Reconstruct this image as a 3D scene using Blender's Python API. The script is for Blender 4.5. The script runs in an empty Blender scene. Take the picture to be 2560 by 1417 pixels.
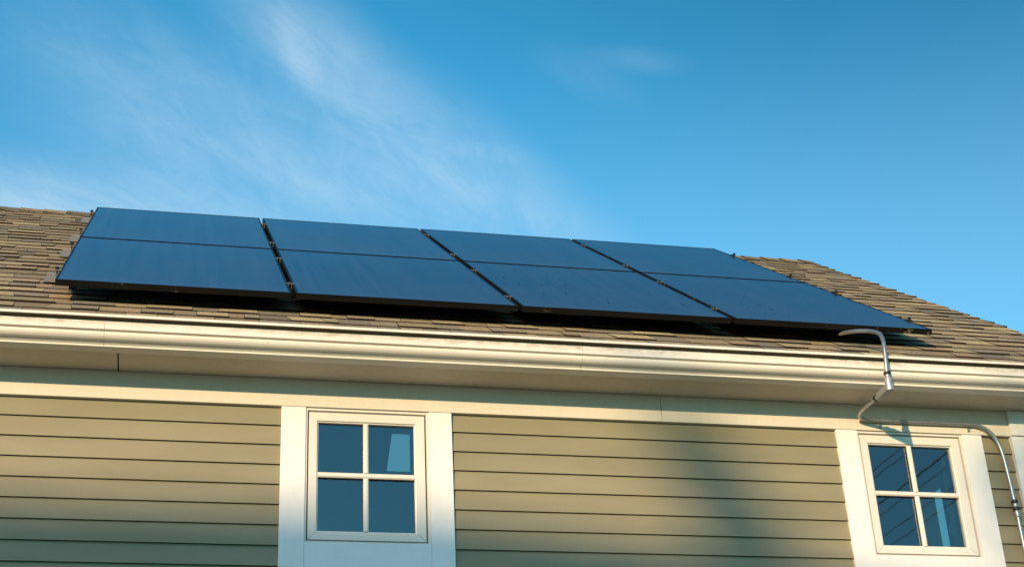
import bpy, math, random
from mathutils import Vector, Matrix, noise
random.seed(7)
rnd = random.Random(11)
sc = bpy.context.scene
COL = sc.collection
# ------------------------------------------------------------------ constants (metres)
TH = 0.6141; CT, ST = math.cos(TH), math.sin(TH)      # roof pitch about 35 degrees
YW = 0.091                                             # face of the wall
RO = -0.115                                            # roof surface below the panel plane
EAVE, COURSE, RIDGE_S = -0.358, 0.1546, 4.17
RAKE_X, LEFT_X = 5.645, -4.2
GROUND = -5.25
Z_SOF = -0.434
PW, PP, PL1, PL2, PGAP, PT = 1.134, 1.158, 1.7800, 1.8190, 0.025, 0.0310
AZ, EL = math.radians(34), math.radians(14)
SUN = Vector((-math.sin(AZ)*math.cos(EL), -math.cos(AZ)*math.cos(EL), math.sin(EL)))
def RP(x, s, n): return Vector((x, s*CT - n*ST, s*ST + n*CT))   # roof frame: x, up the slope, out of it

# ------------------------------------------------------------------ mesh builder
class MB:
    def __init__(s): s.v=[]; s.f=[]; s.m=[]; s.c=[]; s.sm=[]
    def face(s, pts, mi=0, col=(1,1,1), smooth=False):
        b=len(s.v); s.v += [tuple(p) for p in pts]; s.f.append(tuple(range(b,b+len(pts)))); s.m.append(mi); s.c.append(col); s.sm.append(smooth)
    def grid(s, rows, mi=0, col=(1,1,1), smooth=True, closed=False):
        b=len(s.v); n=len(rows[0])
        for r in rows: s.v += [tuple(p) for p in r]
        for i in range(len(rows)-1):
            for j in range(n if closed else n-1):
                k=(j+1)%n
                s.f.append((b+i*n+j, b+i*n+k, b+(i+1)*n+k, b+(i+1)*n+j)); s.m.append(mi); s.c.append(col); s.sm.append(smooth)
    def hexa(s, p, mi=0, col=(1,1,1), mis=None):
        # p: 8 points, bottom ring 0-3 (counter-clockwise from above), top ring 4-7
        b=len(s.v); s.v += [tuple(q) for q in p]
        fs=[(3,2,1,0),(4,5,6,7),(0,1,5,4),(1,2,6,5),(2,3,7,6),(3,0,4,7)]
        for i,f in enumerate(fs):
            s.f.append(tuple(b+k for k in f)); s.m.append(mis[i] if mis else mi); s.c.append(col); s.sm.append(False)
    def box(s, x0,x1,y0,y1,z0,z1, mi=0, col=(1,1,1), fr=None):
        P=[(x0,y0,z0),(x1,y0,z0),(x1,y1,z0),(x0,y1,z0),(x0,y0,z1),(x1,y0,z1),(x1,y1,z1),(x0,y1,z1)]
        if fr: P=[fr(*q) for q in P]
        s.hexa(P, mi, col)
    def extrude_x(s, prof, x0, x1, mi=0, caps=True, fr=None, smooth=False, seg=1, mis=None):
        # prof: closed list of (a,b); extruded along x
        fr = fr or (lambda x,a,b:(x,a,b))
        xs=[x0+(x1-x0)*i/seg for i in range(seg+1)]
        n=len(prof); b=len(s.v)
        for x in xs: s.v += [tuple(fr(x,a,c)) for a,c in prof]
        for i in range(seg):
            for j in range(n):
                k=(j+1)%n
                s.f.append((b+i*n+j,b+i*n+k,b+(i+1)*n+k,b+(i+1)*n+j)); s.m.append(mis[j] if mis else mi); s.c.append((1,1,1)); s.sm.append(smooth)
        if caps:
            s.f.append(tuple(b+j for j in reversed(range(n)))); s.m.append(mi); s.c.append((1,1,1)); s.sm.append(False)
            s.f.append(tuple(b+seg*n+j for j in range(n))); s.m.append(mi); s.c.append((1,1,1)); s.sm.append(False)
    def tube(s, pts, r, n=14, mi=0, caps=True, taper=None):
        pts=[Vector(p) for p in pts]; rows=[]
        t=(pts[1]-pts[0]).normalized(); up=Vector((0,0,1)) if abs(t.z)<.9 else Vector((1,0,0))
        a=t.cross(up).normalized()
        for i,p in enumerate(pts):
            t=(pts[min(i+1,len(pts)-1)]-pts[max(i-1,0)]).normalized()
            a=(a-t*a.dot(t)).normalized(); b=t.cross(a)
            rr=taper[i] if taper else r
            rows.append([p+(a*math.cos(2*math.pi*k/n)+b*math.sin(2*math.pi*k/n))*rr for k in range(n)])
        s.grid(rows, mi, closed=True)
        if caps:
            s.face(rows[0][::-1],mi); s.face(rows[-1],mi)
    def build(s, name, mats, parent=None, bevel=0, bseg=2, bang=35):
        me=bpy.data.meshes.new(name); me.from_pydata(s.v,[],s.f)
        if not isinstance(mats,(list,tuple)): mats=[mats]
        for m in mats: me.materials.append(m)
        me.polygons.foreach_set('material_index', s.m)
        me.polygons.foreach_set('use_smooth', s.sm)
        ca=me.color_attributes.new('Col','FLOAT_COLOR','CORNER')
        data=[]
        for f,c in zip(s.f,s.c): data += [c[0],c[1],c[2],1.0]*len(f)
        ca.data.foreach_set('color', data)
        me.validate(); me.update()
        o=bpy.data.objects.new(name, me); COL.objects.link(o)
        if parent: o.parent=parent
        if bevel:
            b=o.modifiers.new('bevel','BEVEL'); b.width=bevel; b.segments=bseg; b.limit_method='ANGLE'; b.angle_limit=math.radians(bang)
        return o
def tag(o, label=None, cat=None, group=None, kind=None):
    if label: o['label']=label
    if cat: o['category']=cat
    if group: o['group']=group
    if kind: o['kind']=kind
    return o
def empty(name, loc=(0,0,0)):
    o=bpy.data.objects.new(name,None); COL.objects.link(o); o.location=loc; o.empty_display_size=.1; return o
def smooth_path(P, res=8, closed=False):
    P=[Vector(p) for p in P]; out=[]
    for i in range(len(P)-1):
        p0=P[max(i-1,0)];p1=P[i];p2=P[i+1];p3=P[min(i+2,len(P)-1)]
        for k in range(res):
            t=k/res
            out.append(.5*((2*p1)+(p2-p0)*t+(2*p0-5*p1+4*p2-p3)*t*t+(3*p1-p0-3*p2+p3)*t**3))
    out.append(P[-1]); return out

# ------------------------------------------------------------------ materials
class NT:
    def __init__(s, name):
        s.m=bpy.data.materials.new(name); s.m.use_nodes=True; s.t=s.m.node_tree; s.n=s.t.nodes; s.l=s.t.links
        s.b=s.n['Principled BSDF']; s.out=s.n['Material Output']
    def node(s,k,**kw):
        x=s.n.new(k)
        for a,b in kw.items():
            if a.startswith('_'): x.inputs[a[1:].replace('_',' ')].default_value=b
            else: setattr(x,a,b)
        return x
    def link(s,a,b): s.l.new(a,b)
    def coords(s, scale=(1,1,1)):
        tc=s.node('ShaderNodeTexCoord'); mp=s.node('ShaderNodeMapping'); mp.inputs['Scale'].default_value=scale
        s.link(tc.outputs['Object'],mp.inputs['Vector']); return mp.outputs['Vector']
    def rcoords(s, scale=(1,1,1)):
        # object coordinates shifted per object, so copies do not repeat one another
        tc=s.node('ShaderNodeTexCoord'); oi=s.node('ShaderNodeObjectInfo'); m=s.node('ShaderNodeVectorMath',operation='SCALE'); m.inputs[0].default_value=(31,17,9); s.link(oi.outputs['Random'],m.inputs['Scale'])
        a=s.node('ShaderNodeVectorMath',operation='ADD'); s.link(tc.outputs['Object'],a.inputs[0]); s.link(m.outputs[0],a.inputs[1])
        mp=s.node('ShaderNodeMapping'); mp.inputs['Scale'].default_value=scale; s.link(a.outputs[0],mp.inputs['Vector']); return mp.outputs['Vector']
    def noise(s, vec, scale, detail=4, rough=.6, dist=0):
        n=s.node('ShaderNodeTexNoise'); n.inputs['Scale'].default_value=scale; n.inputs['Detail'].default_value=detail
        n.inputs['Roughness'].default_value=rough; n.inputs['Distortion'].default_value=dist
        if vec: s.link(vec,n.inputs['Vector'])
        return n.outputs['Fac']
    def ramp(s, fac, stops):
        r=s.node('ShaderNodeValToRGB'); e=r.color_ramp.elements
        while len(e)<len(stops): e.new(.5)
        for el,(p,c) in zip(e,stops): el.position=p; el.color=(c[0],c[1],c[2],1) if hasattr(c,'__len__') else (c,c,c,1)
        s.link(fac,r.inputs['Fac']); return r.outputs['Color']
    def mix(s,f,a,b,mode='MIX'):
        m=s.node('ShaderNodeMix',data_type='RGBA',blend_type=mode)
        for sock,v in ((m.inputs[0],f),(m.inputs[6],a),(m.inputs[7],b)):
            if hasattr(v,'is_output') : s.link(v,sock)
            elif isinstance(v,(int,float)): sock.default_value=v
            else: sock.default_value=(v[0],v[1],v[2],1)
        return m.outputs[2]
    def bump(s, h, strength, dist=.01):
        b=s.node('ShaderNodeBump'); b.inputs['Strength'].default_value=strength; b.inputs['Distance'].default_value=dist
        s.link(h,b.inputs['Height']); s.link(b.outputs['Normal'],s.b.inputs['Normal'])
def paint(name, base, rough=.5, var=.06, dirt=None, streak=0, bump=.05, bscale=60, spec=.4):
    t=NT(name); v=t.coords(); n=t.noise(v,1.7,5); n2=t.noise(t.coords((2.,2.,.6)),14,4)
    dk=tuple(c*(1-var*2.2) for c in base); lt=tuple(min(1,c*(1+var)) for c in base)
    c=t.ramp(n,[(.3,dk),(.7,lt)])
    c=t.mix(.35,c,t.ramp(n2,[(.35,dk),(.65,lt)]))
    if dirt:
        d=t.noise(t.coords((1,3,6)),9,7,.75)
        c=t.mix(t.ramp(d,[(.58,0),(.8,streak)]),c,dirt)
    t.link(c,t.b.inputs['Base Color']); t.b.inputs['Roughness'].default_value=rough
    t.b.inputs['Specular IOR Level'].default_value=spec
    t.bump(t.noise(t.coords((1,1,1)),bscale,3),bump,.003)
    return t.m
M={}
M['trim']=paint('white_trim_paint',(.84,.82,.78),.5,.03,(.45,.38,.26),.35)
M['trim2']=paint('white_frame_vinyl',(.74,.70,.62),.38,.02)
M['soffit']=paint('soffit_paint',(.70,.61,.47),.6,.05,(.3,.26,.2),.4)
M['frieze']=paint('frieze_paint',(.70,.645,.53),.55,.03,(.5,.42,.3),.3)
M['gap']=paint('dark_joint_lap_shade',(.018,.018,.016),.8,.1)  # open joints, and painted shade on the plank undersides
# gutter: enamel with dirt in patches near the top
def gutter_mat():
    t=NT('gutter_enamel'); v=t.coords()
    c=t.ramp(t.noise(v,2.2,4),[(.3,(.77,.71,.60)),(.7,(.86,.80,.70))])
    sep=t.node('ShaderNodeSeparateXYZ'); t.link(v,sep.inputs[0])
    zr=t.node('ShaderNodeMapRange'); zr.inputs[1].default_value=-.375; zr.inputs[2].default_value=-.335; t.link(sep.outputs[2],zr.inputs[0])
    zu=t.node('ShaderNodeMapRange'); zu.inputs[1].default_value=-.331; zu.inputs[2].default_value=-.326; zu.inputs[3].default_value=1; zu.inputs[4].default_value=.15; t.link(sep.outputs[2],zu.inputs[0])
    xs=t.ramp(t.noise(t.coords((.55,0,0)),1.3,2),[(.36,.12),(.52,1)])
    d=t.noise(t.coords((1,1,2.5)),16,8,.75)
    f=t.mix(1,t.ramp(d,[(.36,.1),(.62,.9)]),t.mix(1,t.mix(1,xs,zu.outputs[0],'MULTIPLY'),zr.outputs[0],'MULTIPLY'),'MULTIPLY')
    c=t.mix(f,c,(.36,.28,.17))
    c=t.mix(t.ramp(t.noise(t.coords((1,1,1)),55,3),[(.72,0),(.76,.6)]),c,(.3,.25,.18))
    t.link(c,t.b.inputs['Base Color']); t.b.inputs['Roughness'].default_value=.42; t.b.inputs['Specular IOR Level'].default_value=.4
    t.bump(t.noise(v,3,3),.12,.01)
    return t.m
M['gutter']=gutter_mat()
def siding_mat():
    t=NT('fibre_cement_siding'); v=t.coords()
    c=t.ramp(t.noise(t.coords((.6,1,3)),2.2,5),[(.3,(.250,.218,.132)),(.7,(.300,.264,.164))])
    att=t.node('ShaderNodeVertexColor'); att.layer_name='Col'
    c=t.mix(1,c,att.outputs['Color'],'MULTIPLY')
    d=t.noise(t.coords((1,1,4)),22,6,.7)
    c=t.mix(t.ramp(d,[(.6,0),(.85,.45)]),c,(.12,.105,.07))
    t.link(c,t.b.inputs['Base Color']); t.b.inputs['Roughness'].default_value=.5; t.b.inputs['Specular IOR Level'].default_value=.35
    t.bump(t.noise(t.coords((1.2,1,14)),30,4),.16,.002)
    return t.m
M['siding']=siding_mat()
def shingle_mat():
    t=NT('asphalt_shingle'); v=t.coords()
    att=t.node('ShaderNodeVertexColor'); att.layer_name='Col'
    g=t.noise(v,260,2,.7); g2=t.noise(v,90,4,.7)
    c=t.mix(1,att.outputs['Color'],t.ramp(g,[(.3,.55),(.5,1.0),(.72,1.55)]),'MULTIPLY')
    c=t.mix(1,c,t.ramp(g2,[(.3,.62),(.7,1.34)]),'MULTIPLY')
    c=t.mix(t.ramp(t.noise(v,1.1,5),[(.42,0),(.75,.45)]),c,(.10,.085,.065))
    t.link(c,t.b.inputs['Base Color']); t.b.inputs['Roughness'].default_value=.92; t.b.inputs['Specular IOR Level'].default_value=.15
    t.bump(g,.5,.004)
    return t.m
M['shingle']=shingle_mat()
def plain(name, col, rough=.5, metal=0, spec=.5, nz=0, scale=30):
    t=NT(name); t.b.inputs['Roughness'].default_value=rough; t.b.inputs['Metallic'].default_value=metal; t.b.inputs['Specular IOR Level'].default_value=spec
    if nz:
        n=t.noise(t.coords(),scale,5,.65)
        t.link(t.ramp(n,[(.3,tuple(c*(1-nz) for c in col)),(.7,tuple(min(1,c*(1+nz)) for c in col))]),t.b.inputs['Base Color'])
        t.link(t.ramp(n,[(.3,max(0,rough-.1)),(.7,min(1,rough+.12))]),t.b.inputs['Roughness'])
    else: t.b.inputs['Base Color'].default_value=(*col,1)
    return t.m
M['butt']=plain('shingle_butt_edge',(.028,.021,.015),.95,0,.1,.4,120)
M['felt']=plain('roof_underlay',(.015,.012,.010),.95,0,.1,.3)
def frame_mat():
    t=NT('black_anodised_frame'); v=t.rcoords()
    d=t.noise(t.rcoords((1.2,1,1.5)),11,8,.8)
    m=t.ramp(d,[(.60,0),(.66,1)])
    e=t.noise(t.rcoords((.7,1,1)),1.3,2)
    m=t.mix(1,m,t.ramp(e,[(.49,0),(.58,1)]),'MULTIPLY')
    c=t.mix(m,(.0055,.005,.0045),(.30,.22,.13)); 
    c=t.mix(t.ramp(t.noise(t.rcoords((.5,1,14)),8,5),[(.45,0),(.8,.5)]),c,(.022,.018,.012))
    t.link(c,t.b.inputs['Base Color']); t.link(t.mix(m,(.38,.38,.38),(.8,.8,.8)),t.b.inputs['Roughness']); t.b.inputs['Specular IOR Level'].default_value=.18
    return t.m
M['frame']=frame_mat()
def pv_mat(speck):
    t=NT('solar_glass'); v=t.coords()
    # fine cell ribbons and the cell gaps, below the glass
    w=t.node('ShaderNodeTexBrick'); t.link(v,w.inputs['Vector']); w.offset=0; w.inputs['Scale'].default_value=1
    w.inputs['Brick Width'].default_value=.182; w.inputs['Row Height'].default_value=.0915; w.inputs['Mortar Size'].default_value=.0022
    w.inputs['Color1'].default_value=(.012,.019,.048,1); w.inputs['Color2'].default_value=(.013,.021,.052,1); w.inputs['Mortar'].default_value=(.003,.004,.006,1)
    rv=t.rcoords()
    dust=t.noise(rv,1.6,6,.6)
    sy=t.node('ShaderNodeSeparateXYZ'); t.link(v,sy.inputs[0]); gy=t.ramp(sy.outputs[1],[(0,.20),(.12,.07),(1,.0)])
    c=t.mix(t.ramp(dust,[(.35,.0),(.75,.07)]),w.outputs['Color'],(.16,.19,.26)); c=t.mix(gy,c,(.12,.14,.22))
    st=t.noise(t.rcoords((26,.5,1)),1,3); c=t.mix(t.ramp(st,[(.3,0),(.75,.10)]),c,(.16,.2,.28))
    spot=t.node('ShaderNodeTexVoronoi'); spot.inputs['Scale'].default_value=24; t.link(t.rcoords((1,.3,0)),spot.inputs['Vector'])
    sp=t.ramp(spot.outputs['Distance'],[(.09,1),(.16,0)])
    msk=t.ramp(t.noise(rv,1.5,3),[(.45,0),(.58,speck)])
    s2=t.mix(1,sp,msk,'MULTIPLY'); s2=t.mix(1,s2,t.ramp(t.noise(rv,9,2),[(.5,0),(.58,.8)]),'MULTIPLY')
    c=t.mix(s2,c,(.006,.008,.012))
    t.link(c,t.b.inputs['Base Color'])
    rr=t.mix(s2,t.ramp(dust,[(.3,.09),(.8,.17)]),(.8,.8,.8)); t.link(rr,t.b.inputs['Roughness'])
    sp_=t.mix(s2,(.45,.45,.45),(.25,.25,.25)); t.link(sp_,t.b.inputs['Specular IOR Level'])
    t.b.inputs['IOR'].default_value=1.32
    t.bump(t.noise(v,240,1),.006,.001)
    return t.m
M['pv']=pv_mat(0); M['pvs']=pv_mat(1)
M['emt']=plain('galvanised_conduit',(.40,.40,.38),.40,.85,.5,.12,40)
M['cast']=plain('cast_aluminium',(.46,.46,.44),.45,.7,.5,.15,60)
M['blackrubber']=plain('black_compression_ring',(.012,.012,.013),.35,0,.5)
M['alu']=plain('mill_aluminium',(.34,.34,.32),.42,.8,.5,.15,50)
M['blackmetal']=plain('black_steel',(.02,.02,.022),.4,.3,.5,.2,40)
M['flash']=paint('flashing_metal',(.23,.20,.15),.5,.1,(.25,.2,.14),.4)
M['room']=plain('room_wall_paint',(.55,.66,.75),.85,0,.2,.1,3)
M['roomfloor']=plain('room_floor',(.12,.10,.08),.7,0,.3,.2,5)
def glass_mat():
    t=NT('window_glass'); t.n.remove(t.b)
    g=t.node('ShaderNodeBsdfGlossy'); g.inputs['Roughness'].default_value=.012; g.inputs['Color'].default_value=(.9,.97,1,1)
    tr=t.node('ShaderNodeBsdfTransparent'); tr.inputs['Color'].default_value=(.70,.84,.86,1)
    fr=t.node('ShaderNodeFresnel'); fr.inputs['IOR'].default_value=2.15
    bm=t.node('ShaderNodeBump'); bm.inputs['Strength'].default_value=.02; bm.inputs['Distance'].default_value=.004
    t.link(t.noise(t.coords(),7,2),bm.inputs['Height']); t.link(bm.outputs[0],g.inputs['Normal'])
    mx=t.node('ShaderNodeMixShader'); t.link(fr.outputs[0],mx.inputs[0]); t.link(tr.outputs[0],mx.inputs[1]); t.link(g.outputs[0],mx.inputs[2])
    t.link(mx.outputs[0],t.out.inputs[0]); return t.m
M['glass']=glass_mat()
M['cable']=plain('black_cable',(.01,.01,.01),.6)
M['pole']=plain('weathered_pole_wood',(.14,.10,.07),.85,0,.2,.3,12)
M['bark']=plain('tree_bark',(.09,.065,.045),.9,0,.2,.35,14)
M['leaf']=plain('tree_leaves',(.06,.085,.03),.6,0,.3,.4,3)
M['brick']=paint('neighbour_wall',(.42,.33,.24),.8,.1,(.25,.2,.15),.4)
M['nroof']=plain('neighbour_roof',(.10,.085,.07),.9,0,.2,.3,6)
M['nglass']=plain('neighbour_window',(.03,.04,.05),.1,0,.6)
def ground_mat():
    t=NT('dry_lawn_and_gravel'); v=t.coords()
    c=t.ramp(t.noise(v,.35,8,.65),[(.35,(.28,.18,.10)),(.55,(.37,.245,.15)),(.7,(.23,.16,.09))])
    c=t.mix(1,c,t.ramp(t.noise(v,9,6,.7),[(.3,.7),(.7,1.25)]),'MULTIPLY')
    t.link(c,t.b.inputs['Base Color']); t.b.inputs['Roughness'].default_value=.95
    t.bump(t.noise(v,6,6),.4,.05); return t.m
M['ground']=ground_mat()

# ------------------------------------------------------------------ ground
g=MB(); g.box(-600,600,-600,600,GROUND-.5,GROUND)
tag(g.build('ground',M['ground']),kind='structure')

# ------------------------------------------------------------------ the house
house=empty('house',(0.5,3.3,GROUND))
tag(house,'olive sided house with white trim, brown shingle roof and long white gutter','house')
HX0,HX1=LEFT_X+.4,5.115
HY1=6.6
def hb(mb,name,mats,**k):
    o=mb.build(name,mats,None,**k); o.parent=house; o.matrix_parent_inverse=Matrix.Translation(-house.location); return o
def child(mb,name,mats,par,**k):
    o=mb.build(name,mats,None,**k); o.parent=par; o.matrix_parent_inverse=Matrix.Translation(-house.location) if par.parent is None else Matrix.Identity(4)
    return o
WINS=[(1.1049,'first'),(3.9892,'second')]
CI,WI,WO=.1182,.7230,.8364          # casing edges
SXL,SXR=.1345,.7010                 # sash
GXL,GXR=.1809,.6504                 # glass
ZC,ZST,ZSB,GZT,GZB,ZTRI,ZCB=-.5765,-.5974,-1.2399,-.6468,-1.1944,-1.2565,-1.378
# siding planks, one mesh, broken at the windows
sd=MB(); EXP=.0998; z=-.5765; zs0=-.6774+.0055
k=0
courses=[(-.577,zs0)]+[(zs0-EXP*i,zs0-EXP*(i+1)) for i in range(46)]
for (zt,zb) in courses:
    if zb<GROUND+.2: break
    segs=[(HX0,WINS[0][0]),(WINS[0][0]+WO,WINS[1][0]),(WINS[1][0]+WO,4.998)] if zb>ZCB-.02 else [(HX0,4.998)]
    # butt joints
    out=[]
    for a,b in segs:
        xs=[a]
        if b-a>3.7 or zb<-1.39:
            x=a+rnd.uniform(.8,3.6)
            while x<b-.5: xs.append(x); x+=3.66
        xs.append(b); out+= [(xs[i],xs[i+1]) for i in range(len(xs)-1)]
    for a,b in out:
        v=rnd.uniform(.965,1.035)
        a_=a+.001; b_=b-.001
        yb=YW-.004; yt=YW+.009
        e0,e1=rnd.uniform(-.0009,.0009),rnd.uniform(-.0009,.0009)
        P=[(a_,yb,zb+e0),(b_,yb,zb+e1),(b_,YW+.02,zb+e1),(a_,YW+.02,zb+e0),(a_,yt,zt+.012),(b_,yt,zt+.012),(b_,YW+.02,zt+.012),(a_,YW+.02,zt+.012)]
        # underside coloured near black to strengthen the shade line under each lap
        sd.hexa(P,0,(v,v,v),mis=[1,0,0,0,0,0])
hb(sd,'siding',[M['siding'],M['gap']])
# structural wall behind with openings, gable walls with a side window, rear wall
w=MB(); y0,y1=YW+.021,YW+.17
def wallbox(x0,x1,z0,z1): w.box(x0,x1,y0,y1,z0,z1)
ox=[(a+GXL-.01,a+GXR+.01) for a,_ in WINS]
wallbox(HX0,HX1,GROUND,GZB-.02); wallbox(HX0,HX1,GZT+.02,Z_SOF+.3)
wallbox(HX0,ox[0][0],GZB-.02,GZT+.02); wallbox(ox[0][1],ox[1][0],GZB-.02,GZT+.02); wallbox(ox[1][1],HX1,GZB-.02,GZT+.02)
YR=RIDGE_S*CT-RO*ST; ZR=RIDGE_S*ST+RO*CT
def roof_z(y): return ZR-abs(y-YR)*ST/CT
def gable(x0,x1,hole=None):
    ys=[y1,YR,HY1]
    if hole:
        hy0,hy1,hz0,hz1=hole
        for a,b,c,d in ((y1,hy0,GROUND,None),(hy0,hy1,GROUND,hz0),(hy0,hy1,hz1,None),(hy1,YR,GROUND,None),(YR,HY1,GROUND,None)):
            ta=roof_z(a)-.16 if d is None else d; tb=roof_z(b)-.16 if d is None else d
            w.hexa([(x0,a,c),(x1,a,c),(x1,b,c),(x0,b,c),(x0,a,ta),(x1,a,ta),(x1,b,tb),(x0,b,tb)])
    else:
        for a,b in ((y1,YR),(YR,HY1)):
            w.hexa([(x0,a,GROUND),(x1,a,GROUND),(x1,b,GROUND),(x0,b,GROUND),(x0,a,roof_z(a)-.16),(x1,a,roof_z(a)-.16),(x1,b,roof_z(b)-.16),(x0,b,roof_z(b)-.16)])
gable(HX0,HX0+.1); gable(5.0,5.11,(.80,1.19,-1.05,-.50))
w.box(HX0,HX1,HY1,HY1+.1,GROUND,roof_z(HY1)-.1)
hb(w,'wall',M['siding'])
# room interior behind the windows
r=MB()
r.box(HX0+.12,4.98,y1+.01,HY1-.02,-1.95,-1.90,1)                       # floor
r.hexa([(3.05,y1+.01,-1.9),(3.12,y1+.01,-1.9),(3.12,YR,-1.9),(3.05,YR,-1.9),(3.05,y1+.01,roof_z(y1)-.14),(3.12,y1+.01,roof_z(y1)-.14),(3.12,YR,roof_z(YR)-.14),(3.05,YR,roof_z(YR)-.14)],0)                               # partition
def lining(xa,xb,ya,yb):
    r.hexa([(xa,ya,roof_z(ya)-.125),(xb,ya,roof_z(ya)-.125),(xb,yb,roof_z(yb)-.125),(xa,yb,roof_z(yb)-.125),(xa,ya,roof_z(ya)-.115),(xb,ya,roof_z(ya)-.115),(xb,yb,roof_z(yb)-.115),(xa,yb,roof_z(yb)-.115)],0)
lining(HX0+.12,2.35,YR+.02,HY1-.02); lining(2.61,4.98,YR+.02,HY1-.02); lining(2.35,2.61,YR+.02,4.75); lining(2.35,2.61,5.27,HY1-.02)
r.box(HX0+.12,4.98,HY1-.03,HY1-.01,-1.9,roof_z(HY1)-.14,0)
hb(r,'interior_partition',[M['room'],M['roomfloor']])
# soffit with its joint
s=MB()
YF=-.130
SJ=.325
for a,b in ((LEFT_X+.1,SJ-.0035),(SJ+.0035,RAKE_X-.03)): s.box(a,b,YF,YW-.0005,Z_SOF,Z_SOF+.012)
s.box(SJ-.01,SJ+.01,YF,YW-.002,Z_SOF+.0125,Z_SOF+.02,1)
hb(s,'soffit',[M['soffit'],M['gap']])
# fascia board
f=MB(); f.box(LEFT_X+.02,RAKE_X-.02,YF-.0,YF+.02,Z_SOF+.0125,-.262); hb(f,'fascia',M['trim'])
# frieze board (two lengths, meeting over the siding)
fr=MB(); FJ=3.037
for a,b in ((HX0,FJ-.0012),(FJ+.0012,4.996)): fr.box(a,b,YW-.017,YW+.02,-.5765,Z_SOF-.0015)
hb(fr,'frieze_board',M['frieze'],bevel=.0012)
# corner board
cb=MB(); cb.box(4.9975,HX1+.012,YW-.024,YW+.03,GROUND+.2,-.5785); 
co=hb(cb,'corner_board',M['trim'],bevel=.002)
cb=MB(); cb.box(4.9965,HX1+.03,YW-.036,YW+.03,-.5775,Z_SOF-.0015); hb(cb,'corner_cap',M['trim'],bevel=.002)

# ------------------------------------------------------------------ roof with individual shingle tabs
roof=MB()
pal=[(.150,.122,.078),(.135,.115,.080),(.120,.105,.078),(.100,.092,.074),(.175,.148,.092),(.150,.115,.075),(.128,.104,.068),(.088,.082,.070),(.190,.165,.100),(.145,.110,.078),(.115,.104,.070)]
pm=tuple(sum(c[i] for c in pal)/len(pal) for i in range(3)); pal=[tuple(pm[i]+(c[i]-pm[i])*.78 for i in range(3)) for c in pal]
ncourse=int((RIDGE_S-EAVE)/COURSE)+1
for k in range(ncourse):
    s0=EAVE+k*COURSE; x=LEFT_X+rnd.uniform(0,.2); prev=LEFT_X-.03
    seg=[]
    while x<RAKE_X: seg.append((prev,x)); prev=x; x+=rnd.choice([rnd.uniform(.07,.14),rnd.uniform(.13,.26),rnd.uniform(.12,.20)])
    seg.append((prev,RAKE_X+rnd.uniform(-.012,.014)))
    hi=rnd.random()<.5; shp=0
    for i,(a,b) in enumerate(seg):
        hi = not hi if rnd.random()<.8 else hi
        th=.0115+rnd.uniform(-.001,.0015) if hi else .0065+rnd.uniform(-.001,.001)
        c=rnd.choice(pal); j=rnd.uniform(.88,1.12); c=tuple(q*j*(1.08 if hi else .92)*m_ for q,m_ in zip(c,(2.38,2.25,2.0)))
        shn=rnd.uniform(-.014,.014) if rnd.random()<.7 else 0
        sl=s0+rnd.uniform(-.0035,.0035)+(0 if hi else .004); su=s0+COURSE+.03
        g_=.0012 if i<len(seg)-1 else 0
        a0,b0=a+shp+.0012,b+shn-g_; a1,b1=a-shp+.0012,b-shn-g_
        if i==len(seg)-1: b0=b1=b
        e=rnd.uniform(-.0015,.0015)
        P=[RP(a0,sl,RO),RP(b0,sl+e,RO),RP(b1,su,RO-.004),RP(a1,su,RO-.004),RP(a0,sl,RO+th),RP(b0,sl+e,RO+th),RP(b1,su,RO+.0006),RP(a1,su,RO+.0006)]
        roof.hexa(P,0,c,mis=[1,0,1,1,1,1])
        shp=shn
# deck of the front slope and rear slope with a skylight opening
def slab(x0,x1,ya,yb,mi=2):
    t=.09
    P=[(x0,ya,roof_z(ya)-t-.012),(x1,ya,roof_z(ya)-t-.012),(x1,yb,roof_z(yb)-t-.012),(x0,yb,roof_z(yb)-t-.012),
       (x0,ya,roof_z(ya)-.006),(x1,ya,roof_z(ya)-.006),(x1,yb,roof_z(yb)-.006),(x0,yb,roof_z(yb)-.006)]
    roof.hexa(P,mi)
ye=EAVE*CT-RO*ST
slab(LEFT_X,RAKE_X-.03,ye+.02,YR)
yb_=6.9
SK=(2.38,2.60,4.76,5.26)
slab(LEFT_X,SK[0],YR,yb_,3); slab(SK[1],RAKE_X-.03,YR,yb_,3); slab(SK[0],SK[1],YR,SK[2],3); slab(SK[0],SK[1],SK[3],yb_,3)
skm=MB(); skm.face([(SK[0],SK[2],roof_z(SK[2])-.05),(SK[1],SK[2],roof_z(SK[2])-.05),(SK[1],SK[3],roof_z(SK[3])-.05),(SK[0],SK[3],roof_z(SK[3])-.05)])
tg=NT('tinted_pane'); tg.n.remove(tg.b); tt=tg.node('ShaderNodeBsdfTransparent'); tt.inputs[0].default_value=(.42,.34,.27,1); tg.link(tt.outputs[0],tg.out.inputs[0])
hb(skm,'skylight_pane',tg.m)
skm=MB(); skm.face([(5.05,.80,-1.05),(5.05,1.19,-1.05),(5.05,1.19,-.50),(5.05,.80,-.50)]); hb(skm,'side_window_pane',tg.m)
roof_o=hb(roof,'roof',[M['shingle'],M['butt'],M['felt'],M['nroof']])
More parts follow.
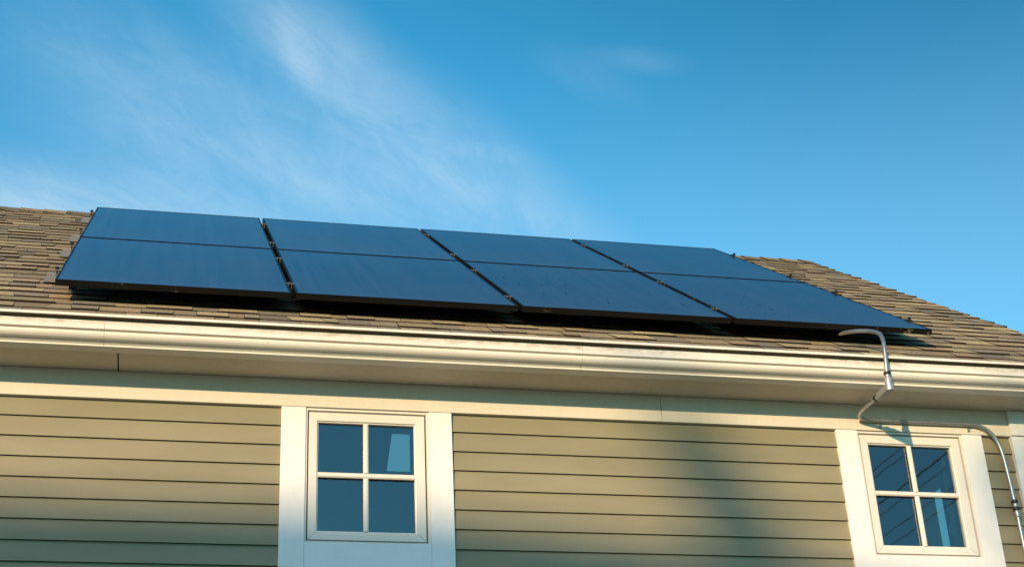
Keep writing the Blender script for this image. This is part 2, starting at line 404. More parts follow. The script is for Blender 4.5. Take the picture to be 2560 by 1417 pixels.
# ridge caps
rc=MB(); x=LEFT_X
while x<RAKE_X-.02:
    L=.165; x1=min(x+L+.03,RAKE_X+.008); c=rnd.choice(pal); j=rnd.uniform(.9,1.15)*1.6; c=tuple(q*j*m_ for q,m_ in zip(c,(1.1,1,.85)))
    t0,t1=.020,.008   # overlap: exposed end thicker
    for sgn in (1,-1):
        def q(xx,dn,th):
            y=YR-sgn*dn*CT*1.0; return Vector((xx,y,ZR-dn*ST+th))
        P=[q(x,.14,.004),q(x1,.14,.001),q(x1,0,.001),q(x,0,.004),q(x,.14,t0),q(x1,.14,t1),q(x1,0,t1+.004),q(x,0,t0+.004)]
        rc.hexa(P,0,c,mis=[1,0,1,1,1,1])
    x+=L-.0
o=rc.build('ridge_cap',[M['shingle'],M['butt']]); o.parent=roof_o
# rake board on the gable side
rb=MB()
for a,b in ((ye+.03,YR),(YR,6.85)):
    rb.hexa([(RAKE_X-.055,a,roof_z(a)-.25),(RAKE_X-.03,a,roof_z(a)-.25),(RAKE_X-.03,b,roof_z(b)-.25),(RAKE_X-.055,b,roof_z(b)-.25),
             (RAKE_X-.055,a,roof_z(a)-.101),(RAKE_X-.03,a,roof_z(a)-.101),(RAKE_X-.03,b,roof_z(b)-.101),(RAKE_X-.055,b,roof_z(b)-.101)])
hb(rb,'rake_board',M['trim'])

# ------------------------------------------------------------------ gutter
G=-.200
outer=[(YF-.001,Z_SOF),(G,Z_SOF-.0005),(G,-.4217),(G-.004,-.4203),(G-.014,-.4180),(G-.026,-.4150),(G-.036,-.4100),(G-.044,-.4020),(G-.0485,-.3930),(G-.0485,-.3850),(G-.0465,-.3790),
       (G-.0605,-.3762),(G-.0625,-.3740),(G-.0625,-.3600),(G-.0605,-.3590),(G-.0605,-.3345),(G-.0595,-.3338),(G-.048,-.3320),
       (G-.048,-.3200),(G-.0775,-.3195),(G-.078,-.3185),(G-.078,-.3065),(G-.077,-.3055)]
inner=[(G-.046,-.3055),(G-.046,-.3200),(G-.046,-.37),(G-.045,-.385),(G-.04,-.40),(G-.02,-.412),(G+.004,-.430),(YF-.004,-.4300),(YF-.004,-.285),(YF-.001,-.285)]
gt=MB(); prof=outer+inner
prof=prof[::-1]
# recess under the lip gets a darker colour to deepen its shade
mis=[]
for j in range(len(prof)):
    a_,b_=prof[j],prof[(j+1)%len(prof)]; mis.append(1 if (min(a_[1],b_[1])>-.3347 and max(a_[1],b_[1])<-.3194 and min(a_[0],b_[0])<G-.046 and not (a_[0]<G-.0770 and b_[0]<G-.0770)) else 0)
joints=[LEFT_X,.260,2.5417,RAKE_X+.01]
for i in range(3):
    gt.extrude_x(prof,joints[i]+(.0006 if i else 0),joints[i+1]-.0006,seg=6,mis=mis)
gut=hb(gt,'gutter',[M['gutter'],paint('gutter_recess_shade',(.26,.22,.16),.7,.1)],bevel=0)
# end cap + hangers inside the trough
ec=MB(); ec.extrude_x([(a,b) for a,b in outer+[(YF-.001,-.3055)]][::-1],RAKE_X+.0105,RAKE_X+.013)
o=ec.build('end_cap',M['gutter']); o.parent=gut

# ------------------------------------------------------------------ windows
def window(x0,idx):
    X=lambda d:x0+d
    fm=MB()      # moulding between casing and sash (ring)
    yf=YW-.006; yb=YW+.09
    a,b,t,bt=CI+.0008,WI-.0008,ZC-.0015,ZTRI+.0008
    gl,gr,gtp,gb=SXL-.0075,SXR+.0075,ZST+.0075,ZSB-.0075
    for (p,q,zz0,zz1) in ((a,gl,bt,t),(gr,b,bt,t),(gl,gr,gtp,t),(gl,gr,bt,gb)): fm.box(X(p),X(q),yf,yb,zz0,zz1)
    # dark gap behind
    e=.0065
    for (p,q,zz0,zz1) in ((gl,SXL,gb,gtp),(SXR,gr,gb,gtp),(SXL,SXR,ZST,gtp),(SXL,SXR,gb,ZSB)): fm.box(X(p)-.0003,X(q)+.0003,yf+.028,yf+.034,zz0,zz1,1)
    wf=hb(fm,'window',[M['trim2'],M['gap']])
    wf['label']=('left window with a pale sky patch in its upper right pane','right window under the conduit run with cable reflections')[idx]
    cs=MB()
    cs.box(X(0),X(CI),YW-.013,YW+.02,ZCB,ZC-.0008); o=cs.build('casing',M['trim'],wf,bevel=.0012)
    cs=MB(); cs.box(X(WI),X(WO),YW-.013,YW+.02,ZCB,ZC-.0008); cs.build('casing',M['trim'],wf,bevel=.0012)
    cs=MB(); cs.box(X(CI)+.0008,X(WI)-.0008,YW-.0125,YW+.02,ZCB+.001,ZTRI-.0008); cs.build('apron',M['trim'],wf,bevel=.0012)
    # mitred sash ring, sloping stop to the glass
    sh=MB(); ys=yf+.004; yg=yf+.030
    O=[(SXL,ZST),(SXR,ZST),(SXR,ZSB),(SXL,ZSB)]; I=[(GXL,GZT),(GXR,GZT),(GXR,GZB),(GXL,GZB)]
    I2=[(GXL-.007,GZT+.007),(GXR+.007,GZT+.007),(GXR+.007,GZB-.007),(GXL-.007,GZB-.007)]
    R_=[[(X(p[0]),ys+.03,p[1]) for p in O],[(X(p[0]),ys+.001,p[1]) for p in O],
        [(X(p[0]+dx*.001),ys,p[1]+dz*.001) for p,(dx,dz) in zip(O,((1,-1),(-1,-1),(-1,1),(1,1)))],
        [(X(p[0]),ys+.0015,p[1]) for p in I2],[(X(p[0]),ys+.007,p[1]) for p in I2],[(X(p[0]),ys+.010,p[1]) for p in I],[(X(p[0]),yg,p[1]) for p in I],[(X(p[0]),yg+.02,p[1]) for p in I]]
    for i in range(len(R_)-1):
        A,B=R_[i],R_[i+1]
        for j in range(4):
            k=(j+1)%4
            jit=.985 if j%2 else 1.0
            sh.face([A[j],B[j],B[k],A[k]],0)
    # mitre lines at the lower corners
    for (p,q) in ((O[2],I2[2]),(O[3],I2[3])):
        dx,dz=q[0]-p[0],q[1]-p[1]; L=math.hypot(dx,dz); nx,nz=-dz/L*.0005,dx/L*.0005
        sh.face([(X(p[0]+nx),ys-.0003,p[1]+nz),(X(q[0]+nx),ys+.0009,q[1]+nz),(X(q[0]-nx),ys+.0009,q[1]-nz),(X(p[0]-nx),ys-.0003,p[1]-nz)],1)
    so=sh.build('sash',[M['trim2'],M['gap']],wf)
    mx=(GXL+GXR)/2-.003; mz=(GZT+GZB)/2+.006; hw=.0125
    mu=MB()
    def bar(p0,p1,horizontal):
        pr=[(-hw,.019),(-hw,.009),(-hw+.006,.004),(hw-.006,.004),(hw,.009),(hw,.019)]
        if horizontal:
            mu.extrude_x([(ys+c,mz+a_) for a_,c in pr][::-1],X(p0),X(p1))
        else:
            n=len(mu.v); 
            for zz in (p0,p1): mu.v += [(X(mx+a_),ys+c,zz) for a_,c in pr]
            m=len(pr)
            for j in range(m):
                k=(j+1)%m; mu.f.append((n+j,n+m+j,n+m+k,n+k)); mu.m.append(0); mu.c.append((1,1,1)); mu.sm.append(False)
    bar(GXL+.0002,GXR-.0002,True); bar(GZB+.0002,mz-hw,False); bar(mz+hw,GZT-.0002,False)
    # spacer bars seen behind the glass
    mu.box(X(mx-.007),X(mx+.007),yg+.006,yg+.010,GZB,GZT); mu.box(X(GXL),X(mx-.0075),yg+.006,yg+.010,mz-.007,mz+.007); mu.box(X(mx+.0075),X(GXR),yg+.006,yg+.010,mz-.007,mz+.007)
    mu.build('muntin',M['trim2'],wf)
    for (pa,pb,za,zb_) in ((GXL,mx,mz,GZT),(mx,GXR,mz,GZT),(GXL,mx,GZB,mz),(mx,GXR,GZB,mz)):
        pn=MB(); pn.face([(X(pa)+.0005,yg,za+.0005),(X(pb)-.0005,yg,za+.0005),(X(pb)-.0005,yg,zb_-.0005),(X(pa)+.0005,yg,zb_-.0005)])
        pn.build('pane',M['glass'],wf)
    # roller blind edge / reveal inside
    rv=MB()
    for (p,q,zz0,zz1) in ((GXL-.03,GXL-.01,GZB-.03,GZT+.03),(GXR+.01,GXR+.03,GZB-.03,GZT+.03)): rv.box(X(p),X(q),yg+.03,y1+.03,zz0,zz1)
    rv.box(X(GXL-.01),X(GXR+.01),yg+.03,y1+.03,GZB-.03,GZB-.0105)
    rv.build('reveal',M['trim2'],wf)
    if idx==1:
        cu=MB(); rows=[]       # scalloped fabric at the right reveal
        for i in range(15):
            t=i/14; zz=GZT+.0-(GZT-GZB)*1.0*t
            rows.append([(X(GXR-.012-.05*(.25+.75*t)*(0.7+.3*math.sin(t*26))),yg+.05,zz),(X(GXR+.008),yg+.06,zz)])
        cu.grid(rows); cu.build('curtain',M['flash'],wf)
for i,(x0,_) in enumerate(WINS): window(x0,i)

# ------------------------------------------------------------------ solar panels
RES=[.310,1.334,2.095,3.215]
def panel_meshes(L,key):
    f=MB(); lip=.011
    fr=lambda x,s,n:RP(x,s,n)-RP(0,0,0)
    # frame bars: outer wall full depth, thin lip over the glass
    f.box(0,PW,0,lip,-PT,0,fr=fr); f.box(0,PW,L-lip,L,-PT,0,fr=fr)
    f.box(0,lip,lip,L-lip,-PT,0,fr=fr); f.box(PW-lip,PW,lip,L-lip,-PT,0,fr=fr)
    g=MB(); g.box(lip-.0005,PW-lip+.0005,lip-.0005,L-lip+.0005,-.0065,-.0014,fr=None)
    b=MB(); b.box(lip,PW-lip,lip,L-lip,-.0085,-.0066,fr=fr)
    return f,g,b
colname=['leftmost','second','third','rightmost']
for row,(s0,L) in enumerate(((0,PL1),(PL1+PGAP,PL2))):
    f,g,b=panel_meshes(L,row)
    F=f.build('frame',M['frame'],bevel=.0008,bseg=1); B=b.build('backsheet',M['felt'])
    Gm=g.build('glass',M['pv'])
    rotm=Matrix(((1,0,0),(0,CT,-ST),(0,ST,CT))).to_4x4()
    for col in range(4):
        root=empty('solar_panel',RP(col*PP,s0,0))
        tag(root,'%s black solar panel of the %s row on the roof'%(colname[col],('lower','upper')[row]),'solar panel','black solar panels in two rows of four')
        for j,src in enumerate((F,Gm,B)):
            o=src if col==0 else src.copy()
            if col: COL.objects.link(o)
            o.parent=root
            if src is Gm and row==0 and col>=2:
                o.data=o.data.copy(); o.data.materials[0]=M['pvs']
            if src is Gm: o.matrix_local=rotm
            if j==0: o.location.z+=0
# rails
def box_obj(name,mats,x0,x1,s0,s1,n0,n1,bev=.0008,parent=None):
    m=MB(); m.box(x0,x1,s0,s1,n0,n1,fr=RP); return m.build(name,mats,parent,bevel=bev)
rl=['lowest','second lowest','second highest','highest']
for i,s in enumerate(RES):
    m=MB()
    pr=[(s-.018,-.0285),(s-.018,-.066),(s+.018,-.066),(s+.018,-.0285),(s+.005,-.0285),(s+.005,-.036),(s-.005,-.036),(s-.005,-.0285)]
    m.extrude_x(pr,.004,3*PP+PW-.004,fr=RP)
    o=m.build('mounting_rail',M['blackmetal'])
    tag(o,'%s black mounting rail running under the solar panels'%rl[i],'mounting rail','rails under the solar panels')
# clamps
def clamp(x,s,kind,label):
    c=empty('panel_clamp',RP(x,s,0)); tag(c,label,'clamp','clamps holding the solar panels')
    base=RP(x,s,0)
    fr=lambda a,b,n:RP(a,b,n)-RP(0,0,0)
    m=MB()
    if kind=='mid':
        m.box(-.021,.021,-.009,.009,.0005,.0045,fr=fr); m.box(-.010,-.006,-.014,.014,-.026,.0003,fr=fr); m.box(.006,.010,-.014,.014,-.026,.0003,fr=fr)
        top=.0046; mat=M['alu']
    else:
        tall=1
        sg=-1 if kind=='left' else 1
        x0,x1=sorted((-sg*.010,sg*.024)); m.box(x0,x1,-.015,.015,.0005,.0045,fr=fr)
        x0,x1=sorted((sg*.003,sg*.008)); m.box(x0,x1,-.015,.015,-.027,.0003,fr=fr)
        x0,x1=sorted((sg*.0082,sg*.024)); m.box(x0,x1,-.015,.015,-.027,-.0225,fr=fr)
        top=.0046; mat=M['alu'] if kind=='left' else M['blackmetal']
    m.build('clamp_body',mat,c,bevel=.0006,bseg=1)
    b=MB(); dx={'mid':0,'left':-.014,'right':.014}[kind]
    ring=lambda r,n,k=6:[fr(dx+r*math.cos(math.pi/3*i),r*math.sin(math.pi/3*i),n) for i in range(k)]
    hh=.006 if kind=='mid' else .012; rr_=.0075 if kind=='mid' else .0095
    rows=[ring(rr_,top),ring(rr_,top+hh),ring(rr_*.75,top+hh+.001)]
    b.grid(rows,closed=True,smooth=False); b.face(rows[-1])
    b.tube([fr(dx,0,-.045),fr(dx,0,-.001)],.0035,8)
    b.build('bolt',M['blackmetal'],c)
rn=['lowest','third from the top','second from the top','topmost']
for i,s in enumerate(RES):
    clamp(-.001,s,'left','%s end clamp on the left edge of the solar array'%rn[i])
    for c in range(3):
        clamp((c+1)*PP-(PP-PW)/2,s,'mid','%s clamp in the gap between the %s and %s panel columns'%(rn[i],('leftmost','second','third')[c],('second','third','rightmost')[c]))
    clamp(3*PP+PW+.001,s,'right','%s end clamp on the right edge of the solar array'%rn[i])
# flashings and feet
def foot(x,s,label,plate=True):
    r_=empty('flashing_mount',RP(x,s,RO)); tag(r_,label,'roof mount','flashed roof mounts under the rails')
    fr=lambda a,b,n:RP(a,b,n)-RP(0,0,0)
    m=MB(); m.box(-.105,.105,.26,.64,.0125,.0140,fr=fr)
    m.box(-.105,.105,.256,.2598,.0141,.0175,fr=fr); m.box(-.105,.105,.50,.504,.0141,.0165,fr=fr)
    m.build('flashing_plate',M['flash'],r_)
    m=MB(); m.box(.042,.078,.054,.061,.010,.083,fr=fr); m.box(.042,.078,.061,.110,.015,.021,fr=fr)
    m.tube([fr(.06,.048,.065),fr(.06,.069,.065)],.006,8)
    m.build('foot_bracket',M['blackmetal'],r_,bevel=.001,bseg=1)
for i,s in enumerate(RES):
    foot(.0,s,'%s grey flashing plate at the left edge of the solar array'%rn[i])
    for j,xx in enumerate((1.3,2.6,3.85)):
        foot(xx,s,'%s flashed mount hidden in shade under the %s'%(rn[i],('second panel column','third panel column','rightmost panel column')[j]))

# ------------------------------------------------------------------ conduit
cd=empty('electrical_conduit',(4.13,-.31,-.48))
tag(cd,'galvanised metal conduit bending from the solar panels over the gutter and down the wall','conduit')
def cbuild(mb,name,mat,**k):
    o=mb.build(name,mat,None,**k); o.parent=cd; o.matrix_parent_inverse=Matrix.Translation(-Vector(cd.location)); return o
R=.0110
p1=smooth_path([(4.085,.055,-.030),(4.105,.010,-.042),(4.130,-.055,-.064),(4.160,-.135,-.100),(4.166,-.215,-.147),(4.156,-.270,-.200),(4.144,-.298,-.262),(4.136,-.308,-.33),(4.130,-.310,-.395),(4.129,-.310,-.430)],8)
m=MB(); m.tube(p1,R,18); cbuild(m,'pipe',M['emt'])
def ring(name,p,q,r,mat):
    m=MB(); p=Vector(p); q=Vector(q); d=(q-p)
    m.tube([p,p+d*.12,p+d*.88,q],r,20,taper=[r*.9,r,r,r*.9]); cbuild(m,name,mat)
ring('compression_nut',(4.129,-.310,-.414),(4.129,-.310,-.428),.0185,M['blackrubber'])
ring('connector',(4.129,-.310,-.4285),(4.129,-.310,-.446),.0155,M['emt'])
# elbow body (LB): vertical hub, long body running back to the wall
lb=MB()
lb.tube([(4.129,-.310,-.444),(4.129,-.310,-.452),(4.129,-.310,-.505)],.019,22,taper=[.0165,.0195,.0205])
def stad(z,w,ya,yb,n=12,xc=lambda y:4.129-(y+.31)*.02):
    pts=[]
    for i in range(n+1):
        a=math.pi+math.pi*i/n; pts.append((xc(ya)+w*math.cos(a),ya+w*math.sin(a),z))
    for i in range(n+1):
        a=math.pi*i/n; pts.append((xc(yb)+w*math.cos(a),yb+w*math.sin(a),z))
    return pts
rows=[stad(-.478,.010,-.31,-.205),stad(-.484,.0175,-.31,-.200),stad(-.506,.0205,-.31,-.195),stad(-.512,.0205,-.31,-.195)]
lb.grid(rows,closed=True,smooth=False); lb.face(rows[-1]); lb.face(rows[0][::-1])
cbuild(lb,'elbow_body',M['cast'])
cv=MB(); rows=[stad(-.5125,.0220,-.31,-.196),stad(-.5160,.0220,-.31,-.196),stad(-.5175,.0195,-.31,-.196)]
cv.grid(rows,closed=True,smooth=False); cv.face(rows[-1]); cv.face(rows[0][::-1])
cbuild(cv,'elbow_cover',M['cast'])
lb=MB(); lb.tube([(4.127,-.200,-.496),(4.124,-.165,-.498)],.015,18); cbuild(lb,'connector',M['emt'])
ring('compression_nut',(4.1245,-.172,-.498),(4.1225,-.156,-.499),.0185,M['blackrubber'])
p2=smooth_path([(4.123,-.160,-.4985),(4.112,-.105,-.503),(4.103,-.055,-.508),(4.100,-.01,-.514),(4.112,.030,-.520),(4.145,.052,-.5245),(4.190,.058,-.5265),(4.26,.058,-.527),(4.50,.058,-.5265),(4.74,.058,-.5265),(4.80,.058,-.531),(4.850,.058,-.552),(4.888,.058,-.590),(4.911,.058,-.645),(4.922,.058,-.72),(4.929,.058,-.84),(4.934,.058,-.955)],8)
m=MB(); m.tube(p2,R,18); cbuild(m,'pipe',M['emt'])
m=MB(); m.tube([(4.935,.058,-1.035),(4.938,.058,-1.3),(4.938,.058,-2.5),(4.938,.058,GROUND+.3)],R,18); cbuild(m,'pipe',M['emt'])
ring('compression_nut',(4.934,.058,-.945),(4.9345,.058,-.962),.0182,M['blackrubber'])
ring('coupling',(4.9345,.058,-.9622),(4.935,.058,-.985),.0155,M['emt'])
ring('compression_nut',(4.935,.058,-.9852),(4.9355,.058,-1.002),.0185,M['blackrubber'])
ring('coupling',(4.9355,.058,-1.0022),(4.936,.058,-1.040),.0165,M['emt'])
for x in (4.245,4.755):
    st=MB(); prof=[]
    for i in range(13):
        a=math.radians(-90+200*i/12); prof.append((.058-math.cos(a)*(R+.0022),-.5268+math.sin(a)*(R+.0022)))
    A=[]
    for xx in (x-.007,x+.007): A.append([(xx,y,z) for y,z in prof])
    st.grid([list(t) for t in zip(*A)])
    st.box(x-.007,x+.007,YW-.0205,YW-.0175,-.5268-R-.026,-.5268-R-.0005)
    st.tube([(x,YW-.028,-.5268-R-.017),(x,YW-.0185,-.5268-R-.017)],.0045,8)
    cbuild(st,'strap',M['emt'])

# ------------------------------------------------------------------ surroundings behind the camera: they shade the wall and show in the panes
def sunline(wx,wz,ypl):
    wp=Vector((wx,YW,wz)); t=(ypl-wp.y)/SUN.y; return wp+SUN*t
A=sunline(-6.5,-1.04,-30); B=sunline(1.7,-1.08,-30); Cc=sunline(4.15,-1.50,-30)
nh=empty('neighbour_house',((A.x+B.x)/2,-32,GROUND)); tag(nh,'tall tan neighbouring house with dark hipped roof across the yard','house')
off=Matrix.Translation(-Vector(nh.location))
def nb(mb,name,mats):
    o=mb.build(name,mats); o.parent=nh; o.matrix_parent_inverse=off; return o
zr=A.z; xL=A.x-4; xR=B.x; slope=(B.z-Cc.z)/(Cc.x-B.x); drop=2.6; ex=drop/slope if slope>0 else 6; ex=min(ex,12)
m=MB(); 
yr_=-30; yf_,yk_=-26.2,-33.8
E1=(xR+drop/slope,yf_,zr-drop); E2=(xR+drop/slope,yk_,zr-drop); E3=(xL-4,yk_,zr-drop); E4=(xL-4,yf_,zr-drop); R1=(xL,yr_,zr); R2=(xR,yr_,B.z)
m.face([E4,E1,R2,R1]); m.face([E1,E2,R2]); m.face([E2,E3,R1,R2]); m.face([E3,E4,R1]); m.face([E1,E4,E3,E2])
nb(m,'roof',M['nroof'])
m=MB(); m.box(xL-3.6,E1[0]-.4,yk_+.4,yf_-.4,GROUND,zr-drop-.01); nb(m,'wall',M['brick'])
for fl in range(4):
    for i in range(6):
        xx=xL-1+i*2.9; zz=GROUND+1.2+fl*2.6
        m=MB(); m.box(xx,xx+1,yf_-.42,yf_-.37,zz,zz+1.3,1); m.box(xx-.08,xx+1.08,yf_-.41,yf_-.375,zz-.08,zz+1.38,0); nb(m,'window',[M['trim'],M['nglass']])
def tree(name,base,top,crown,label,leafn,lr,seed,trunk=.16):
    rr=random.Random(seed); t=empty(name,base); tag(t,label,'tree'); offm=Matrix.Translation(-Vector(base))
    m=MB(); base=Vector(base); top=Vector(top); pts=[];tp=[]
    for i in range(13):
        f=i/12; p=base.lerp(top,f)+Vector((rr.uniform(-.06,.06),rr.uniform(-.06,.06),0))*(1 if 0<i<12 else 0); pts.append(p); tp.append(trunk*(1-f)**.8+.018)
    m.tube(pts,1,8,taper=tp)
    limbs=[]
    for (c,rad) in crown:
        c=Vector(c)
        for q in range(3):
            f=rr.uniform(.45,.85); s_=base.lerp(top,f); e_=c+Vector([rr.uniform(-.6,.6)*rad[k] for k in range(3)])
            m.tube([s_,s_.lerp(e_,.5)+Vector((0,0,.2)),e_],1,5,taper=[.05,.03,.01]); 
    o=m.build('trunk',M['bark']); o.parent=t; o.matrix_parent_inverse=offm
    m=MB()
    for (c,rad),n in zip(crown,leafn):
        c=Vector(c)
        for i in range(n):
            while True:
                d=Vector([rr.uniform(-1,1) for _ in range(3)])
                if d.length<1: break
            p=c+Vector([d[k]*rad[k] for k in range(3)])
            if noise.noise(p*1.3)<-.12: continue
            a=Vector([rr.uniform(-1,1) for _ in range(3)]).normalized(); b=a.orthogonal().normalized(); L=lr*rr.uniform(.6,1.3)
            m.face([p-a*L,p+b*L*.5,p+a*L,p-b*L*.5])
    o=m.build('crown',M['leaf']); o.parent=t; o.matrix_parent_inverse=offm
    return t
# slender leaning tree behind the neighbour: its tip leaves the slanting soft shadow
YT=-38
T0=sunline(3.60,-1.55,YT); T1=sunline(3.16,-.62,YT)
crown=[]; ns=[]
for i in range(6):
    f=i/5; p=T0.lerp(T1,f); w_=.12+.16*(1-f); crown.append(((p.x,p.y,p.z),(w_,w_,.22))); ns.append(int(45+70*(1-f)))
c0=sunline(3.7,-3.05,YT); crown.append(((c0.x,c0.y,c0.z),(1.6,1.6,1.1))); ns.append(2500)
c0=sunline(3.4,-4.2,YT); crown.append(((c0.x,c0.y,c0.z),(2.4,2.4,1.8))); ns.append(4000)
tree('slender_tree',(T0.x+.8,YT,GROUND),tuple(T1),crown,'slender leaning tree behind the tan neighbouring house',ns,.085,3,.25)
# airy tree to the right: dims the strip of siding beyond the right window
YT2=-24; c1=sunline(5.02,-1.0,YT2)
tree('airy_tree',(c1.x+1.2,YT2,GROUND),(c1.x+.6,YT2,c1.z+.2),[((c1.x,YT2,c1.z-.1),(.24,.4,.85)),((c1.x+1.6,YT2,c1.z-1.9),(1.7,1.6,1.6))],'airy young tree with loose crown beside the yard',[190,3200],.07,5,.14)
# utility poles and cables
Wd=Vector((.047,1,0)).normalized()
base=Vector((10.75,-12.0,3.75))
ends=[]
lab=['thin cable nearest the house side among the cables over the yard','second thin cable over the yard','thick black bundled cable over the yard','fourth thin cable over the yard','thin cable low under the bundled cable','outermost thin cable over the yard']
for i,(dx,dz) in enumerate(((-.62,.0),(-.30,.12),(.10,.0),(.52,.1),(.30,-.55),(.95,.05))):
    P0=base+Vector((dx,0,dz+.8))-Wd*34; P1=base+Vector((dx,0,dz+.5))+Wd*15
    pts=[]
    for k in range(25):
        f=k/24; p=P0.lerp(P1,f); p.z-=4*f*(1-f)*.75; pts.append(p)
    m=MB(); m.tube(pts,.006 if i!=2 else .011,8); o=m.build('power_line',M['cable'])
    tag(o,lab[i],'power line','power cables strung across the yard'); ends.append((P0,P1))
for j in (0,1):
    P=ends[1][j]; m=MB(); m.tube([(P.x,P.y+.15,GROUND),(P.x,P.y+.15,P.z+1.6)],.14,14,taper=[.17,.11]); 
    up=empty('utility_pole',(P.x,P.y+.15,GROUND)); tag(up,('weathered utility pole at the far end of the cables','weathered utility pole beside the house end of the cables')[j],'pole')
    o=m.build('post',M['pole']); o.parent=up; o.matrix_parent_inverse=Matrix.Translation(-Vector(up.location))
    m=MB(); m.box(P.x-.9,P.x+.9,P.y+.02,P.y+.12,P.z+1.0,P.z+1.12); o=m.build('crossarm',M['pole']); o.parent=up; o.matrix_parent_inverse=Matrix.Translation(-Vector(up.location))

# ------------------------------------------------------------------ sky
W=bpy.data.worlds.new('World'); sc.world=W; W.use_nodes=True
nt=W.node_tree; N=nt.nodes; Lk=nt.links
bg=N['Background']; bg.inputs['Strength'].default_value=.15
sky=N.new('ShaderNodeTexSky'); sky.sky_type='NISHITA'; sky.sun_disc=False; sky.sun_elevation=EL
sky.sun_rotation=math.atan2(SUN.x,SUN.y); sky.air_density=1.0; sky.dust_density=.6; sky.ozone_density=1.6
tc=N.new('ShaderNodeTexCoord')
def wm(op,a,b=None,c=None):
    x=N.new('ShaderNodeMath'); x.operation=op
    for i,v in enumerate((a,b,c)):
        if v is None: continue
        if isinstance(v,(int,float)): x.inputs[i].default_value=v
        else: Lk.new(v,x.inputs[i])
    return x.outputs[0]
def vm(op,a,b=None):
    x=N.new('ShaderNodeVectorMath'); x.operation=op
    for i,v in enumerate((a,b)):
        if v is None: continue
        if isinstance(v,(tuple,list)): x.inputs[i].default_value=v
        else: Lk.new(v,x.inputs[i])
    return x
sep=N.new('ShaderNodeSeparateXYZ'); Lk.new(tc.outputs['Generated'],sep.inputs[0])
zc=wm('MAXIMUM',sep.outputs[2],.05)
px=wm('DIVIDE',sep.outputs[0],zc); py=wm('DIVIDE',sep.outputs[1],zc)
cmb=N.new('ShaderNodeCombineXYZ'); Lk.new(px,cmb.inputs[0]); Lk.new(py,cmb.inputs[1])
P=cmb.outputs[0]            # cirrus layer seen as a flat sheet overhead
# streak direction in the sheet
dirv=Vector((.45,.39)); dirv.normalize(); ang=math.atan2(dirv.y,dirv.x)
def mapped(rot,scale,loc=(0,0,0)):
    mp=N.new('ShaderNodeMapping'); mp.vector_type='TEXTURE'; mp.inputs['Location'].default_value=loc; mp.inputs['Rotation'].default_value=(0,0,rot); mp.inputs['Scale'].default_value=scale
    Lk.new(P,mp.inputs['Vector']); return mp.outputs[0]
def wnoise(vec,scale,detail,rough,dist=0):
    n=N.new('ShaderNodeTexNoise'); Lk.new(vec,n.inputs['Vector']); n.inputs['Scale'].default_value=scale; n.inputs['Detail'].default_value=detail; n.inputs['Roughness'].default_value=rough; n.inputs['Distortion'].default_value=dist
    return n.outputs['Fac']
def sstep(v,a,b,lo=0,hi=1):
    m=N.new('ShaderNodeMapRange'); m.interpolation_type='SMOOTHSTEP'; Lk.new(v,m.inputs[0])
    m.inputs[1].default_value=a; m.inputs[2].default_value=b; m.inputs[3].default_value=lo; m.inputs[4].default_value=hi; return m.outputs[0]
def blob(cx,cy,rx,ry,rot=0,soft=1.0):
    v=mapped(rot,(rx,ry,1),(cx,cy,0)); l=vm('LENGTH',v); return sstep(l.outputs['Value'],soft,0)
fib=wnoise(mapped(ang,(.34,.12,1)),1.0,7,.62,.9)
fib2=wnoise(mapped(ang+.45,(.14,.05,1)),1.0,6,.65,1.2)
tex=wm('ADD',wm('MULTIPLY',fib,.62),wm('MULTIPLY',fib2,.38))
tex=sstep(tex,.22,.78)
CLOUDS=[ # centre x,y in the sheet, radii, rotation, gain
 (.118,1.405,.12,.028,1.25,.50),(.10,1.34,.20,.10,.9,.45),(.17,1.46,.30,.12,.95,.55),(.30,1.57,.36,.13,.85,.60),
 (.34,1.565,.10,.035,.2,.30),(.44,1.68,.36,.10,.75,.45),(.20,1.68,.46,.15,.3,.60),(.05,1.60,.42,.20,.6,.50),
 (-.20,1.79,.30,.15,.3,1.25),(.0,1.76,.36,.11,.4,.75),(.49,1.355,.085,.036,.1,.24),(.44,1.39,.12,.05,.6,.2),(-.05,1.45,.30,.16,.7,.40)]
acc=None
for cx,cy,rx,ry,ro,gain in CLOUDS:
    b=wm('MULTIPLY',blob(cx,cy,rx,ry,ro,1.0),gain); acc=b if acc is None else wm('ADD',acc,b)
fill_bank=wm('MULTIPLY',blob(-1.25,-1.15,1.45,1.15,.8),.9)   # overbright sky patch added out of view, fills the shaded wall and trim
haze=sstep(sep.outputs[2],.60,.40,0,.20)
cl=wm('MULTIPLY',wm('MULTIPLY',acc,.47),wm('ADD',wm('MULTIPLY',tex,.72),.30))
cl=wm('MINIMUM',cl,.8)
cl=wm('ADD',cl,haze)
cl=wm('MULTIPLY',cl,sstep(sep.outputs[2],.02,.15))
deep=sstep(vm('DOT_PRODUCT',tc.outputs['Generated'],(.5,.2,.84)).outputs['Value'],.67,.88,1,.60)
sk2=vm('SCALE',sky.outputs[0]); Lk.new(deep,sk2.inputs['Scale'])
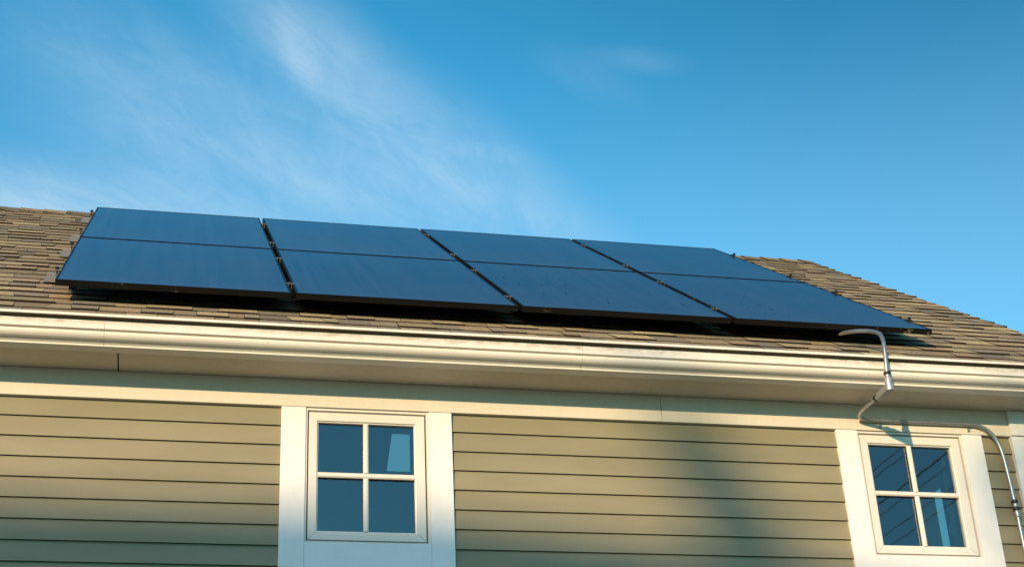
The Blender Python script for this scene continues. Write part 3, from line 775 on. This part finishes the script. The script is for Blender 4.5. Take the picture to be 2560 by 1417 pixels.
tint=N.new('ShaderNodeMix'); tint.data_type='RGBA'; tint.blend_type='MULTIPLY'; tint.inputs[0].default_value=1; Lk.new(sk2.outputs[0],tint.inputs[6]); tint.inputs[7].default_value=(.32,1.50,1.72,1)
cm=N.new('ShaderNodeMix'); cm.data_type='RGBA'; Lk.new(cl,cm.inputs[0]); Lk.new(tint.outputs[2],cm.inputs[6]); cm.inputs[7].default_value=(4.1,5.4,6.3,1)
cb_=N.new('ShaderNodeMix'); cb_.data_type='RGBA'; Lk.new(fill_bank,cb_.inputs[0]); Lk.new(cm.outputs[2],cb_.inputs[6]); cb_.inputs[7].default_value=(23,12.0,16.5,1)
Lk.new(cb_.outputs[2],bg.inputs['Color'])

# ------------------------------------------------------------------ sun
sl=bpy.data.lights.new('sun','SUN'); sl.energy=5.0; sl.angle=math.radians(.53); sl.color=(1.0,.715,.42)
so=bpy.data.objects.new('sun',sl); COL.objects.link(so); so.rotation_euler=SUN.to_track_quat('Z','Y').to_euler(); so.location=SUN*40

# ------------------------------------------------------------------ camera
cam=bpy.data.cameras.new('camera'); cam.sensor_width=36; cam.lens=3884.2/2560*36; cam.clip_start=.05; cam.clip_end=3000
co=bpy.data.objects.new('camera',cam); COL.objects.link(co)
p,y,r=.471045,.240487,-.050337
fwd=Vector((math.sin(y)*math.cos(p),math.cos(y)*math.cos(p),math.sin(p))); rt=Vector((math.cos(y),-math.sin(y),0)); up=rt.cross(fwd)
r2=rt*math.cos(r)+up*math.sin(r); u2=-rt*math.sin(r)+up*math.cos(r)
co.matrix_world=Matrix(((r2.x,u2.x,-fwd.x,.56027),(r2.y,u2.y,-fwd.y,-6.95091),(r2.z,u2.z,-fwd.z,-3.51886),(0,0,0,1)))
sc.camera=co
sc.render.engine='CYCLES'
sc.view_settings.view_transform='Standard'; sc.view_settings.look='None'; sc.view_settings.exposure=0; sc.view_settings.gamma=1
sc.cycles.max_bounces=8; sc.cycles.diffuse_bounces=4; sc.cycles.glossy_bounces=4; sc.cycles.transparent_max_bounces=8
sc.cycles.use_denoising=True
